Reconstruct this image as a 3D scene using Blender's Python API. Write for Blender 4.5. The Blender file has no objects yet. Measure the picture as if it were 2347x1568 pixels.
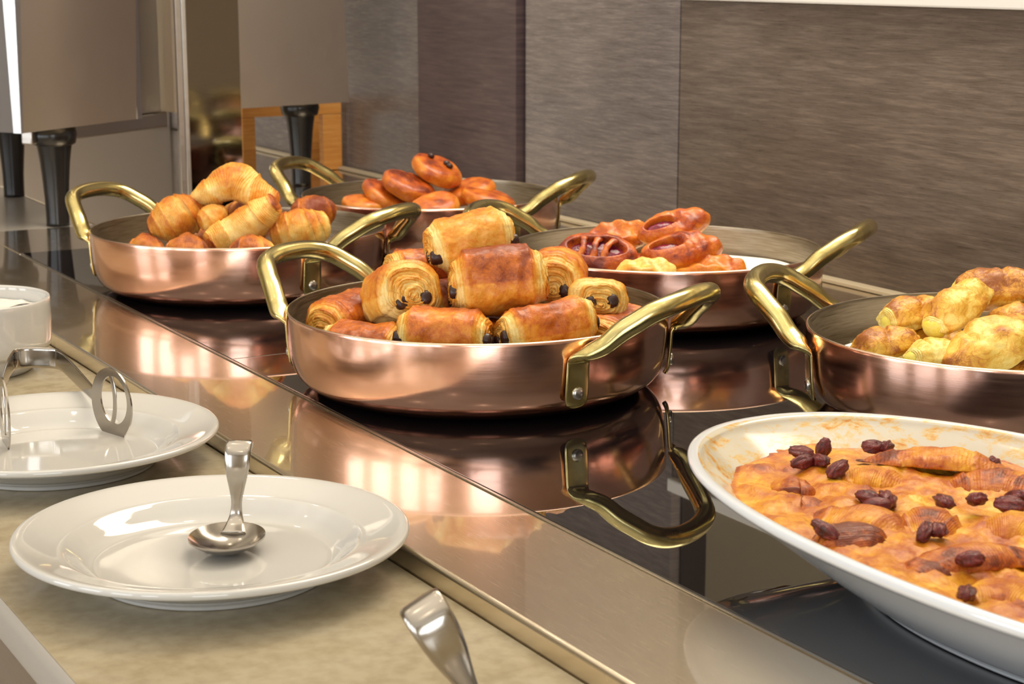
import bpy, math, random
from mathutils import Vector, Matrix, noise as mn
random.seed(7)
PI = math.pi
scn = bpy.context.scene
COL = scn.collection

# ------------------------------------------------------------------ camera
YAW = math.radians(29.75); PITCH = math.radians(11.74)
FW = Vector((math.sin(YAW), math.cos(YAW), 0)); RT = Vector((math.cos(YAW), -math.sin(YAW), 0)); UP = Vector((0, 0, 1))
cam = bpy.data.cameras.new('camera'); cam.sensor_width = 36; cam.lens = 64.27
cam.clip_start = .01; cam.clip_end = 50
cam.dof.use_dof = True; cam.dof.focus_distance = 1.17; cam.dof.aperture_fstop = 24
co = bpy.data.objects.new('camera', cam); COL.objects.link(co)
co.location = (0, 0, .306); co.rotation_euler = (PI/2-PITCH, 0, -YAW)
scn.camera = co

# ------------------------------------------------------------------ light
w = bpy.data.worlds.new('world'); scn.world = w; w.use_nodes = True
w.node_tree.nodes['Background'].inputs[0].default_value = (.95, .88, .80, 1)
w.node_tree.nodes['Background'].inputs[1].default_value = .35
def area(name, loc, target, sx, sy, power, color):
    l = bpy.data.lights.new(name, 'AREA'); l.shape = 'RECTANGLE'; l.size = sx; l.size_y = sy
    l.energy = power; l.color = color
    o = bpy.data.objects.new(name, l); COL.objects.link(o); o.location = loc
    o.rotation_euler = (Vector(target)-Vector(loc)).to_track_quat('-Z', 'Y').to_euler()
    return o
# tall windows along the dining room side (behind and left of the camera)
for i, y in enumerate((-1.9, -.5, .9, 2.3)):
    area('window_daylight', (-3.6, y, .45), (-2.6, y, .45), .95, 2.1, 34, (.86, .93, 1.0))
area('window_daylight', (-1.5, -3.4, .75), (-1.4, -2.4, .75), 1.6, 1.5, 50, (.86, .93, 1.0))
# broad warm ceiling lighting over the buffet, two added fill lights, plus small halogen spots
area('ceiling_panel_light', (.3, 1.1, 1.85), (.45, 1.1, 0), 2.2, 2.6, 5, (1, .95, .87))
area('ceiling_fill_light', (0, 1.0, 1.55), (0, 1.0, 1.9), 3.4, 4.4, 62, (1, .95, .87))  # added fill, aimed up so the ceiling softly brightens the room
area('wall_wash_fill', (2.2, 1.6, 1.8), (2.8, 1.7, .4), .8, 3.2, 95, (1, .88, .70))  # added wash on the far wall, for warm reflections in the steel
for x, y in ((.2, .2), (.9, .5), (.1, 1.3), (.75, 1.6), (.4, 2.6), (1.0, 2.9), (-.7, .8), (-.6, 2.1), (-.9, -.4)):
    l = bpy.data.lights.new('halogen_spot', 'POINT'); l.energy = 1.6; l.shadow_soft_size = .035; l.color = (1, .84, .64)
    o = bpy.data.objects.new('halogen_spot', l); COL.objects.link(o); o.location = (x, y, 1.62)
vs = scn.view_settings
vs.view_transform = 'Standard'; vs.look = 'None'; vs.gamma = 1; vs.use_curve_mapping = False; vs.exposure = -0.36

# ------------------------------------------------------------------ materials
def lin(r, g, b):
    f = lambda c: (c/255/12.92) if c/255 <= .04045 else ((c/255+.055)/1.055)**2.4
    return (f(r), f(g), f(b), 1)
class MT:
    def __init__(s, name, base, rough=.5, metal=0, spec=.5):
        s.m = bpy.data.materials.new(name); s.m.use_nodes = True; s.t = s.m.node_tree; s.n = s.t.nodes; s.l = s.t.links
        s.b = s.n['Principled BSDF']; s.b.inputs['Base Color'].default_value = base
        s.b.inputs['Roughness'].default_value = rough; s.b.inputs['Metallic'].default_value = metal
        s.b.inputs['Specular IOR Level'].default_value = spec
        s.co = None
    def node(s, t, **k):
        n = s.n.new(t)
        for a, v in k.items():
            if isinstance(v, (int, float, tuple)) and a in n.inputs.keys() if hasattr(n, 'inputs') else False: n.inputs[a].default_value = v
            else: setattr(n, a, v)
        return n
    def coord(s, scale=(1, 1, 1), kind='Object', rnd=False):
        tc = s.n.new('ShaderNodeTexCoord'); mp = s.n.new('ShaderNodeMapping'); mp.inputs['Scale'].default_value = scale
        s.l.new(tc.outputs[kind], mp.inputs['Vector'])
        if rnd:
            oi = s.n.new('ShaderNodeObjectInfo'); mu = s.n.new('ShaderNodeMath'); mu.operation = 'MULTIPLY'; mu.inputs[1].default_value = 37
            s.l.new(oi.outputs['Random'], mu.inputs[0]); s.l.new(mu.outputs[0], mp.inputs['Location'])
        return mp.outputs[0]
    def noise(s, vec, scale, detail=4, rough=.55, dist=0):
        n = s.n.new('ShaderNodeTexNoise'); n.inputs['Scale'].default_value = scale; n.inputs['Detail'].default_value = detail
        n.inputs['Roughness'].default_value = rough; n.inputs['Distortion'].default_value = dist
        s.l.new(vec, n.inputs['Vector']); return n.outputs['Fac']
    def ramp(s, fac, stops):
        r = s.n.new('ShaderNodeValToRGB'); e = r.color_ramp.elements
        while len(e) < len(stops): e.new(.5)
        for i, (p, c) in enumerate(stops):
            e[i].position = p; e[i].color = c if len(c) == 4 else (*c, 1)
        s.l.new(fac, r.inputs[0]); return r.outputs[0]
    def math(s, op, a, b=0, c=None, clamp=False):
        n = s.n.new('ShaderNodeMath'); n.operation = op; n.use_clamp = clamp
        for i, v in enumerate((a, b) if c is None else (a, b, c)):
            if isinstance(v, (int, float)): n.inputs[i].default_value = v
            else: s.l.new(v, n.inputs[i])
        return n.outputs[0]
    def mix(s, fac, a, b, mode='MIX'):
        n = s.n.new('ShaderNodeMix'); n.data_type = 'RGBA'; n.blend_type = mode
        for k, v in ((0, fac), (6, a), (7, b)):
            if isinstance(v, (int, float, tuple)): n.inputs[k].default_value = v
            else: s.l.new(v, n.inputs[k])
        return n.outputs[2]
    def bump(s, h, strength=.3, dist=.001, prev=None):
        n = s.n.new('ShaderNodeBump'); n.inputs['Strength'].default_value = strength; n.inputs['Distance'].default_value = dist
        s.l.new(h, n.inputs['Height'])
        if prev is not None: s.l.new(prev, n.inputs['Normal'])
        s.l.new(n.outputs[0], s.b.inputs['Normal']); return n.outputs[0]
    def set(s, k, v):
        if isinstance(v, (int, float, tuple)): s.b.inputs[k].default_value = v
        else: s.l.new(v, s.b.inputs[k])
M = {}
# copper with fine polishing lines and slight tarnish
def copper():
    t = MT('polished_copper', lin(240, 188, 164), .15, 1)
    v = t.coord((1, 1, 14)); n = t.noise(v, 22, 5, .6)
    v2 = t.coord((1, 1, 1), rnd=True); big = t.noise(v2, 14, 3, .5, .6)
    t.set('Base Color', t.ramp(big, [(.3, lin(236, 188, 170)), (.55, lin(250, 208, 188)), (.75, lin(244, 198, 176))]))
    t.set('Roughness', t.ramp(n, [(.3, (.15,)*3), (.7, (.22,)*3)])); t.set('Coat Weight', .8); t.set('Coat Roughness', .06); t.set('Coat IOR', 1.6); t.set('Coat Tint', (1, .86, .78, 1))
    v3 = t.coord((1, 1, 26)); t.bump(t.noise(v3, 60, 4, .6), .025, .0004)
    M['copper'] = t.m
copper()
def tin():
    t = MT('tin_lining', lin(196, 186, 168), .34, 1)
    v = t.coord((1, 1, 20)); n = t.noise(v, 40, 4)
    t.set('Base Color', t.ramp(n, [(.3, lin(150, 138, 118)), (.7, lin(186, 176, 160))]))
    t.set('Roughness', t.ramp(n, [(.3, (.28,)*3), (.7, (.42,)*3)])); t.bump(n, .08, .0005); M['tin'] = t.m
tin()
def brass():
    t = MT('cast_brass', lin(190, 172, 104), .2, 1)
    v = t.coord((1, 1, 1), rnd=True); n = t.noise(v, 45, 4, .6); n2 = t.noise(v, 400, 3)
    t.set('Base Color', t.ramp(n, [(.32, lin(176, 160, 104)), (.5, lin(214, 198, 134)), (.7, lin(226, 212, 152))]))
    t.set('Roughness', t.ramp(n, [(.3, (.30,)*3), (.65, (.15,)*3)])); t.bump(n2, .06, .0003); M['brass'] = t.m
brass()
M['rivet'] = MT('rivet_metal', lin(190, 186, 180), .25, 1).m
def steel(name, base, r0, r1, sc, bump=.03, coat=0):
    t = MT(name, base, .2, 1); t.set('Coat Weight', coat); t.set('Coat Roughness', .04); t.set('Coat IOR', 1.7); v = t.coord(sc); n = t.noise(v, 30, 5, .65)
    t.set('Roughness', t.ramp(n, [(.3, (r0,)*3), (.7, (r1,)*3)])); t.bump(t.noise(v, 60, 3), bump, .0004); M[name] = t.m
steel('brushed_steel', lin(226, 212, 188), .24, .28, (60, 1.5, 1), .012, 1.0)
steel('cabinet_steel', lin(190, 184, 178), .28, .4, (1, 1, 22), .08)
steel('front_steel', lin(236, 224, 206), .32, .42, (22, 22, 1), .03)
steel('mirror_steel', lin(128, 120, 114), .05, .09, (1, 1, 6), .01)
steel('cutlery_steel', lin(176, 170, 162), .12, .22, (1, 1, 1), .01)
steel('edge_steel', lin(214, 213, 212), .28, .38, (1, 1, 4), .02)
def glass():
    t = MT('black_hob_glass', lin(16, 14, 16), .015, 0, .5); t.b.inputs['IOR'].default_value = 2.1
    v = t.coord(); d = t.noise(v, 900, 2, .5); sp = t.ramp(d, [(.70, (0, 0, 0)), (.78, (.12, .10, .09))])
    t.set('Base Color', t.mix(1.0, lin(17, 14, 16), sp, 'ADD')); M['hob_glass'] = t.m
glass()
def stone():
    t = MT('cream_stone', lin(196, 182, 150), .14, 0, .5); v = t.coord()
    n = t.noise(v, 7, 5, .6, 1.2); n2 = t.noise(v, 90, 4)
    c = t.ramp(n, [(.3, lin(156, 142, 114)), (.5, lin(169, 157, 131)), (.72, lin(178, 169, 148))])
    t.set('Base Color', t.mix(.15, c, t.ramp(n2, [(.35, lin(120, 100, 70)), (.6, lin(210, 200, 175))])))
    t.set('Roughness', t.ramp(n2, [(.3, (.12,)*3), (.7, (.22,)*3)])); M['stone'] = t.m
stone()
M['stone_grey'] = MT('grey_ledge', lin(170, 164, 156), .25).m
M['cream_bead'] = MT('cream_bead', lin(200, 186, 160), .35).m
def porcelain(name, base, r=.06):
    t = MT(name, base, r, 0, .6); t.set('Coat Weight', .5); t.set('Coat Roughness', .03); M[name] = t.m
porcelain('porcelain', lin(202, 201, 198)); porcelain('dish_white', lin(222, 226, 232), .09)
def wood(name, c0, c1, c2, r0, r1):
    t = MT(name, c1, .3, 0, .5); v = t.coord((1, .9, 14)); n = t.noise(v, 16, 8, .7, .4); v2 = t.coord((1, 1.2, 60)); n2 = t.noise(v2, 30, 5, .7)
    big = t.noise(t.coord((1, 1, 3)), 3.5, 3)
    f = t.math('ADD', t.math('MULTIPLY', n, .6), t.math('MULTIPLY', n2, .4))
    f = t.math('ADD', f, t.math('MULTIPLY', t.math('SUBTRACT', big, .5), .35))
    t.set('Base Color', t.ramp(f, [(.34, c0), (.5, c1), (.64, c2)]))
    t.set('Roughness', t.ramp(n2, [(.3, (r0,)*3), (.7, (r1,)*3)])); t.bump(f, .1, .001); M[name] = t.m
wood('wood_panel', lin(80, 69, 61), lin(103, 90, 80), lin(128, 114, 102), .24, .36)
wood('wood_panel_grey', lin(90, 82, 79), lin(118, 109, 106), lin(142, 132, 126), .2, .3)
wood('wood_panel_dark', lin(56, 44, 48), lin(78, 64, 66), lin(98, 82, 80), .34, .46)
wood('pine', lin(190, 120, 50), lin(214, 148, 72), lin(226, 168, 96), .4, .5)
M['black_plastic'] = MT('black_plastic', lin(30, 28, 28), .22).m
M['white_trim'] = MT('white_trim', lin(235, 232, 225), .4).m
M['groove'] = MT('dark_groove', lin(40, 30, 26), .6).m
M['wall_paint'] = MT('warm_wall_paint', lin(222, 208, 182), .7).m
M['ceiling_paint'] = MT('ceiling_paint', lin(228, 222, 210), .8).m
M['floor_mat'] = MT('floor_tile', lin(176, 162, 144), .4).m
M['paper'] = MT('paper_liner', lin(240, 236, 228), .8).m
def choc():
    t = MT('dark_chocolate', lin(52, 28, 24), .32, 0, .5); t.bump(t.noise(t.coord(rnd=True), 260, 3), .3, .001); M['choc'] = t.m
choc()
def pastry(name, stops, rough=.42, sc=1, var=.5, blister=.5, coat=.12, vein=.08):
    t = MT(name, stops[2][1], rough, 0, .45)
    at = t.n.new('ShaderNodeAttribute'); at.attribute_name = 'bake'
    sep = t.n.new('ShaderNodeSeparateColor'); t.l.new(at.outputs['Color'], sep.inputs[0])
    bake, ring, endm = sep.outputs[0], sep.outputs[1], sep.outputs[2]
    v = t.coord(rnd=True)
    n1 = t.noise(v, 42*sc, 5, .62, .8); n2 = t.noise(v, 190*sc, 5, .7, .5); n3 = t.noise(v, 620*sc, 3, .6)
    # layered lines of laminated dough, only where the dough shows its cut end
    ln = t.math('SINE', t.math('ADD', t.math('MULTIPLY', ring, 150.0), t.math('MULTIPLY', n1, 15.0)))
    ln = t.math('MULTIPLY', t.math('MULTIPLY_ADD', ln, .5, .5), endm)
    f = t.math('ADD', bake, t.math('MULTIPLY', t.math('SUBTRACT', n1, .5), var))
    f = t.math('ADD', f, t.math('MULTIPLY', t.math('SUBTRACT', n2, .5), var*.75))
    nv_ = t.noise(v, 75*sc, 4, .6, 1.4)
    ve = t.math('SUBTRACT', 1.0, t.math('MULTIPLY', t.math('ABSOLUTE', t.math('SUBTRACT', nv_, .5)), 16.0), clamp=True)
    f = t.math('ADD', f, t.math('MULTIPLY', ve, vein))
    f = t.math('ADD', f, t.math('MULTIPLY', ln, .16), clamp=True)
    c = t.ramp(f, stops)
    # burnt speckles
    sp = t.ramp(n3, [(.66, (0, 0, 0)), (.74, (1, 1, 1))]); spm = t.math('MULTIPLY', sp, t.math('MULTIPLY', bake, .45), clamp=True)
    c = t.mix(spm, c, lin(110, 52, 14)); t.set('Base Color', c)
    t.set('Subsurface Weight', .06); t.set('Subsurface Radius', (.004, .0022, .001)); t.set('Subsurface Scale', 1.0)
    t.set('Roughness', t.ramp(n2, [(.3, (rough-.1,)*3), (.7, (rough+.15,)*3)]))
    t.set('Coat Weight', coat); t.set('Coat Roughness', .25)
    h = t.math('ADD', t.math('MULTIPLY', n2, blister), t.math('MULTIPLY', n3, .25))
    h = t.math('SUBTRACT', h, t.math('MULTIPLY', ln, .8)); t.bump(h, .55, .0016); M[name] = t.m
PV = .68
pastry('choc_pastry', [(.05, lin(244, 214, 136)), (.26, lin(234, 182, 84)), (.48, lin(222, 146, 44)), (.70, lin(196, 102, 22)), (.95, lin(134, 56, 12))], var=PV)
pastry('croissant_pastry', [(.05, lin(250, 222, 150)), (.28, lin(240, 196, 104)), (.52, lin(224, 150, 52)), (.74, lin(196, 106, 28)), (.97, lin(132, 56, 18))], .45)
pastry('bun_pastry', [(.05, lin(238, 178, 84)), (.28, lin(226, 144, 46)), (.5, lin(208, 114, 30)), (.75, lin(172, 76, 24)), (.97, lin(108, 40, 18))], .34, coat=.3)
pastry('danish_pastry', [(.05, lin(246, 212, 120)), (.28, lin(232, 166, 62)), (.52, lin(214, 126, 32)), (.8, lin(178, 78, 24)), (.99, lin(112, 36, 20))], .34, var=.7, coat=.22)
pastry('puff_pastry', [(.05, lin(248, 232, 150)), (.28, lin(242, 214, 118)), (.52, lin(228, 180, 70)), (.76, lin(204, 140, 44)), (.97, lin(150, 84, 26))], .4, var=.7, blister=1.0, vein=.20)
pastry('gratin_crust', [(.05, lin(240, 198, 84)), (.28, lin(226, 164, 40)), (.52, lin(206, 130, 28)), (.78, lin(176, 86, 22)), (.97, lin(112, 46, 16))], .42, .8, 1.1, 1.3, .08)
def jam():
    t = MT('berry_filling', lin(120, 22, 46), .12, 0, .5); n = t.noise(t.coord(rnd=True), 160, 4)
    t.set('Base Color', t.ramp(n, [(.3, lin(70, 24, 40)), (.5, lin(128, 24, 50)), (.72, lin(110, 60, 90))])); t.bump(n, .6, .002); M['jam'] = t.m
jam()
def raisin_m():
    t = MT('raisin_skin', lin(78, 26, 30), .3, 0, .5); n = t.noise(t.coord((1, 3, 1), rnd=True), 220, 4, .6, .8)
    t.set('Base Color', t.ramp(n, [(.3, lin(56, 22, 26)), (.55, lin(112, 38, 40)), (.75, lin(158, 92, 84))])); t.bump(n, .9, .002); M['raisin'] = t.m
raisin_m()
def cream_fill():
    t = MT('yellow_filling', lin(232, 214, 70), .4); t.set('Subsurface Weight', .2); t.set('Subsurface Scale', .003); n = t.noise(t.coord(rnd=True), 200, 4)
    t.set('Base Color', t.ramp(n, [(.3, lin(222, 200, 50)), (.7, lin(240, 226, 120))])); t.bump(n, .4, .001); M['filling'] = t.m
cream_fill()
def spread():
    t = MT('white_spread', lin(236, 232, 224), .5); n = t.noise(t.coord(), 70, 5, .6, 1); t.bump(n, 1, .006); M['spread'] = t.m
spread()

# ------------------------------------------------------------------ mesh helpers
def mk(name, V, Fc, mat, parent=None, smooth=True, attr=None, loc=None, rot=None, auto=None):
    me = bpy.data.meshes.new(name); me.from_pydata([tuple(v) for v in V], [], Fc); me.update()
    if smooth: me.polygons.foreach_set('use_smooth', [True]*len(me.polygons))
    me.materials.append(mat)
    if attr is not None:
        a = me.attributes.new('bake', 'FLOAT_COLOR', 'POINT'); fl = []
        for t in attr: fl += [t[0], t[1], t[2], 1]
        a.data.foreach_set('color', fl)
    o = bpy.data.objects.new(name, me); COL.objects.link(o)
    if parent is not None: o.parent = parent
    if loc is not None: o.location = loc
    if rot is not None: o.rotation_euler = rot
    if auto:
        me.set_sharp_from_angle(angle=math.radians(auto))
        for p in me.polygons: p.use_smooth = max(abs(c) for c in p.normal) < .9999
    return o
def empty(name, loc=(0, 0, 0), rz=0):
    o = bpy.data.objects.new(name, None); o.empty_display_size = .02; COL.objects.link(o); o.location = loc; o.rotation_euler = (0, 0, rz); return o
def tag(o, label=None, cat=None, group=None, kind=None):
    if label: o['label'] = label
    if cat: o['category'] = cat
    if group: o['group'] = group
    if kind: o['kind'] = kind
    return o
def box_data(x0, x1, y0, y1, z0, z1, bev=0, seg=2):
    import bmesh
    bm = bmesh.new(); bmesh.ops.create_cube(bm, size=1)
    for v in bm.verts: v.co = Vector(((x0+x1)/2+v.co.x*(x1-x0), (y0+y1)/2+v.co.y*(y1-y0), (z0+z1)/2+v.co.z*(z1-z0)))
    if bev: bmesh.ops.bevel(bm, geom=bm.edges[:], offset=bev, segments=seg, profile=.5, affect='EDGES')
    bm.verts.ensure_lookup_table(); V = [v.co.copy() for v in bm.verts]; Fc = [[v.index for v in f.verts] for f in bm.faces]; bm.free()
    return V, Fc
def join(*parts):
    V = []; Fc = []
    for v, f in parts:
        n = len(V); V += list(v); Fc += [[i+n for i in q] for q in f]
    return V, Fc
def box(name, b, mat, parent=None, bev=.0008, **k):
    V, Fc = box_data(*b, bev=bev); return mk(name, V, Fc, mat, parent, auto=30, **k)
def lathe_data(prof, n=96, c=(0, 0), sx=1, sy=1, expo=2):
    V = []; Fc = []
    for r, z in prof:
        for i in range(n):
            a = 2*PI*i/n; ca, sa = math.cos(a), math.sin(a)
            if expo != 2:
                ca = math.copysign(abs(ca)**(2/expo), ca); sa = math.copysign(abs(sa)**(2/expo), sa)
            V.append((c[0]+r*ca*sx, c[1]+r*sa*sy, z))
    for j in range(len(prof)-1):
        for i in range(n):
            Fc.append((j*n+i, j*n+(i+1) % n, (j+1)*n+(i+1) % n, (j+1)*n+i))
    for j, rev in ((0, True), (len(prof)-1, False)):
        if prof[j][0] < 1e-6: pass
    return V, Fc
def smooth_prof(P, k=4):
    out = []
    for i in range(len(P)-1):
        p0 = P[max(i-1, 0)]; p1 = P[i]; p2 = P[i+1]; p3 = P[min(i+2, len(P)-1)]
        for j in range(k):
            t = j/k
            out.append(tuple(.5*((2*p1[d])+(-p0[d]+p2[d])*t+(2*p0[d]-5*p1[d]+4*p2[d]-p3[d])*t*t+(-p0[d]+3*p1[d]-3*p2[d]+p3[d])*t**3) for d in range(len(p1))))
    out.append(tuple(P[-1])); return out
def sweep(path, W, T, nref, n=16, expo=None, cap=True):
    """sweep an ellipse / superellipse (half sizes W,T) along path; nref = direction of the thickness axis per point"""
    V = []; Fc = []; m = len(path)
    for i, p in enumerate(path):
        p = Vector(p); tg = (Vector(path[min(i+1, m-1)])-Vector(path[max(i-1, 0)])).normalized()
        nr = Vector(nref[i]); nr = (nr-tg*nr.dot(tg)).normalized(); wd = tg.cross(nr)
        e = expo[i] if expo else 2
        for k in range(n):
            a = 2*PI*k/n; ca, sa = math.cos(a), math.sin(a)
            if e != 2: ca = math.copysign(abs(ca)**(2/e), ca); sa = math.copysign(abs(sa)**(2/e), sa)
            V.append(p+wd*W[i]*ca+nr*T[i]*sa)
    for i in range(m-1):
        for k in range(n): Fc.append((i*n+k, i*n+(k+1) % n, (i+1)*n+(k+1) % n, (i+1)*n+k))
    if cap: Fc.append(tuple(range(n))[::-1]); Fc.append(tuple((m-1)*n+k for k in range(n)))
    return V, Fc
def ellipsoid_data(a, b, c, nu=14, nv=20, f=None):
    V = []; Fc = []
    for i in range(nu+1):
        th = PI*i/nu
        for k in range(nv):
            ph = 2*PI*k/nv; v = Vector((a*math.sin(th)*math.cos(ph), b*math.sin(th)*math.sin(ph), c*math.cos(th)))
            if f: v = f(v)
            V.append(v)
    for i in range(nu):
        for k in range(nv): Fc.append((i*nv+k, i*nv+(k+1) % nv, (i+1)*nv+(k+1) % nv, (i+1)*nv+k)[::-1])
    return V, Fc

# ------------------------------------------------------------------ setting: room shell
def struct(o): o['kind'] = 'structure'; return o
struct(box('floor', (-3.8, 3.4, -3.6, 6.2, -.95, -.9), M['floor_mat'], bev=0))
struct(box('ceiling', (-3.8, 3.4, -3.6, 6.2, 1.95, 2.0), M['ceiling_paint'], bev=0))
struct(box('wall_left', (-3.9, -3.75, -3.6, 6.2, -.9, 1.95), M['wall_paint'], bev=0))
struct(box('wall_right', (3.3, 3.4, -3.6, 6.2, -.9, 1.95), M['wall_paint'], bev=0))
struct(box('wall_front', (-3.8, 3.4, 6.1, 6.2, -.9, 1.95), M['wall_paint'], bev=0))
struct(box('wall_rear', (-3.8, 3.4, -3.6, -3.5, -.9, 1.95), M['wall_paint'], bev=0))
# low wood panelled partition along the back of the buffet; its boards are parts
par = struct(empty('wall_back', (1.15, 1.6, 0)))
def lbox(name, b, mat, parent, bev=.0008):
    V, Fc = box_data(*b, bev=bev); px, py, pz = parent.location
    V = [Vector((v[0]-px, v[1]-py, v[2]-pz)) for v in V]
    return mk(name, V, Fc, mat, parent, auto=30)
lbox('core', (1.17, 1.26, -.4, 3.6, -.02, .262), M['groove'], par)
lbox('wood_board', (1.150, 1.17, -.4, 1.645, .002, .266), M['wood_panel'], par)
lbox('wood_board', (1.152, 1.17, 1.650, 1.982, .002, .9), M['wood_panel_grey'], par)
b_ = lbox('wood_board', (1.144, 1.17, 1.992, 2.262, .002, .9), M['wood_panel_dark'], par); b_['label'] = 'darker purple brown wood board'
lbox('wood_board', (1.153, 1.17, 2.266, 3.6, .002, .9), M['wood_panel_grey'], par)
lbox('core', (1.165, 1.20, 1.646, 3.6, .262, .9), M['groove'], par)
struct(box('trim_1', (1.142, 1.265, -.4, 1.645, .2665, .282), M['white_trim'], bev=.002))
struct(box('trim_2', (1.136, 1.1495, -.4, 3.2, .0005, .0045), M['cream_bead'], bev=.001))

# ------------------------------------------------------------------ counters
def T(o, label, cat, group=None): return tag(o, label, cat, group)
V, Fc = join(box_data(.2140, .4125, -.3, 3.3, -.050, -.012, bev=.0003))
st = mk('stone_shelf', V, Fc, M['stone'], auto=30)
T(st, 'cream stone serving shelf under the white plates', 'counter')
# rounded pale nosing along the shelf front
pr = [(.2138, -.0122), (.2122, -.0135), (.2106, -.018), (.2098, -.029), (.2102, -.0305), (.2138, -.0305)]
V = [(x, y, z) for y in (-.3, 3.3) for x, z in pr]; n = len(pr)
Fc = [(i, (i+1) % n, n+(i+1) % n, n+i) for i in range(n)]+[tuple(range(n))[::-1], tuple(range(n, 2*n))]
T(mk('shelf_nosing', V, Fc, M['stone_grey'], auto=40), 'pale grey rounded edge strip of the stone shelf', 'edge strip')
T(box('cabinet', (.2135, 1.26, -.3, 3.3, -.9, -.0505), M['cabinet_steel']), 'brushed grey buffet cabinet front below the stone shelf', 'cabinet')
T(box('cabinet_rail', (.2110, .2136, -.3, 3.3, -.20, -.031), M['cabinet_steel'], bev=.0003), 'brushed grey steel rail under the pale shelf edge', 'rail')
T(mk('steel_worktop', *join(box_data(.4135, .5035, -.3, 2.12, -.05, 0, bev=.0025, seg=3), box_data(.5035, 1.15, 1.944, 2.12, -.05, 0, bev=.0006),
    box_data(1.060, 1.15, -.3, 1.944, -.05, 0, bev=.0006), box_data(.5036, 1.0599, -.3, 1.9439, -.05, -.0075, bev=.0002)), M['brushed_steel'], auto=35),
  'long brushed steel worktop strip framing the black hob', 'worktop')
hob = empty('induction_hob', (.78, 1.0, 0)); T(hob, 'black glass hob with two panes under the copper pans', 'hob')
lbox('glass_pane', (.5055, 1.0585, -.28, 1.3262, -.0072, .0006), M['hob_glass'], hob, .0006)
lbox('glass_pane', (.5055, 1.0585, 1.3278, 1.9425, -.0072, .0006), M['hob_glass'], hob, .0006)
lbox('joint_strip', (.5055, 1.0585, 1.3263, 1.3277, -.0072, .0004), M['rivet'], hob, 0)
lbox('edge_strip', (.5037, .5053, -.28, 1.9425, -.0072, .0002), M['rivet'], hob, 0)
T(box('rear_counter', (.414, .640, 2.122, 3.3, -.05, -.0005), M['stone_grey']), 'pale grey counter top at far left beyond the hob', 'counter')
T(box('rear_worktop', (.6415, 1.15, 2.122, 3.3, -.05, -.0002), M['brushed_steel']), 'brushed steel worktop under the two tall appliances', 'worktop')
T(box('steel_back_panel', (.30, 1.149, 3.301, 3.33, -.05, .9), M['cabinet_steel']), 'polished steel back panel behind the tall appliances', 'panel')

# ------------------------------------------------------------------ copper pans
RIM = .140; HGT = .058
def pan_proto():
    e = empty('copper_pan')
    out = smooth_prof([(0, 0), (.06, 0), (.105, 0), (.116, .0012), (.126, .0055), (.1335, .013), (.1375, .024), (.139, .036), (.1398, .048), (.140, .0575)], 4)
    V, Fc = lathe_data(out+[(.1398, .058), (.1392, .0583)], 160)
    mk('pan_body', V, Fc, M['copper'], e)
    inn = smooth_prof([(.1392, .0583), (.1384, .0578), (.1380, .048), (.1372, .036), (.1357, .024), (.1317, .0138), (.1245, .0070), (.115, .0030), (.10, .0022), (0, .0022)], 4)
    V, Fc = lathe_data(inn, 160); mk('tin_lining', V, Fc, M['tin'], e)
    # one brass handle, built once about azimuth 0, placed twice
    half = math.radians(27.5); th = [-half, half]
    def wall(a, r, z): return Vector((r*math.cos(a), r*math.sin(a), z))
    pts = []; nr = []; W = []; Tn = []; ex = []
    def add(p, n, w_, t_, e_=2): pts.append(Vector(p)); nr.append(Vector(n).normalized()); W.append(w_); Tn.append(t_); ex.append(e_)
    a0 = -half; ra = Vector((math.cos(a0), math.sin(a0), 0))
    for z, r, wv in ((.0110, .1372, .0018), (.0115, .1375, .0052), (.0130, .1385, .0072), (.0155, .1395, .0085), (.020, .1402, .0090), (.030, .1412, .0090), (.0395, .1418, .0088)):
        add(wall(a0, r, z), ra, wv, .0014, 3)
    Z = -UP
    add(wall(a0, .1425, .0440), ra+Z*.5, .0086, .0018, 2.6)
    add(wall(a0, .1450, .0470), ra*.6+Z, .0082, .0034, 2.2)
    add((.1475*math.cos(a0)+.003, .1475*math.sin(a0)+.003, .0500), Z, .0078, .0056)
    arm = [(.1420, -.0590, .0550), (.1510, -.0530, .0640), (.1595, -.0470, .0705), (.1670, -.0410, .0762), (.1730, -.0335, .0798), (.1765, -.0230, .0820), (.1780, -.0115, .0832), (.1783, 0, .0835)]
    for i, p in enumerate(arm): add(p, Z, .0074 if i > 1 else .0076, .0073 if i > 0 else .0066)
    m = len(pts)
    P2 = pts+[Vector((p.x, -p.y, p.z)) for p in pts[-2::-1]]
    N2 = nr+[Vector((q.x, -q.y, q.z)) for q in nr[-2::-1]]
    W2 = W+W[-2::-1]; T2 = Tn+Tn[-2::-1]; E2 = ex+ex[-2::-1]
    # refine
    rows = smooth_prof([tuple(P2[i])+tuple(N2[i])+(W2[i], T2[i], E2[i]) for i in range(len(P2))], 4)
    V, Fc = sweep([r[:3] for r in rows], [max(r[6], .0005) for r in rows], [r[7] for r in rows], [r[3:6] for r in rows], 20, [max(r[8], 2) for r in rows])
    for rot in (0, PI):
        h = mk('handle', V, Fc, M['brass'], e); h.rotation_euler = (0, 0, rot)
        for a in (-half, half):
            Vr, Fr = ellipsoid_data(.0022, .0046, .0046, 10, 16)
            r = mk('rivet', Vr, Fr, M['rivet'], h, loc=wall(a, .1420, .0215), rot=(0, 0, a))
            Vr, Fr = ellipsoid_data(.0020, .0044, .0050, 10, 16)
            mk('rivet', Vr, Fr, M['rivet'], h, loc=wall(a, .1345, .0235), rot=(0, 0, a))
    return e
def copy_tree(o, parent=None):
    c = o.copy(); COL.objects.link(c); c.parent = parent
    for ch in list(o.children): copy_tree(ch, c)
    return c
proto = pan_proto()
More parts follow.
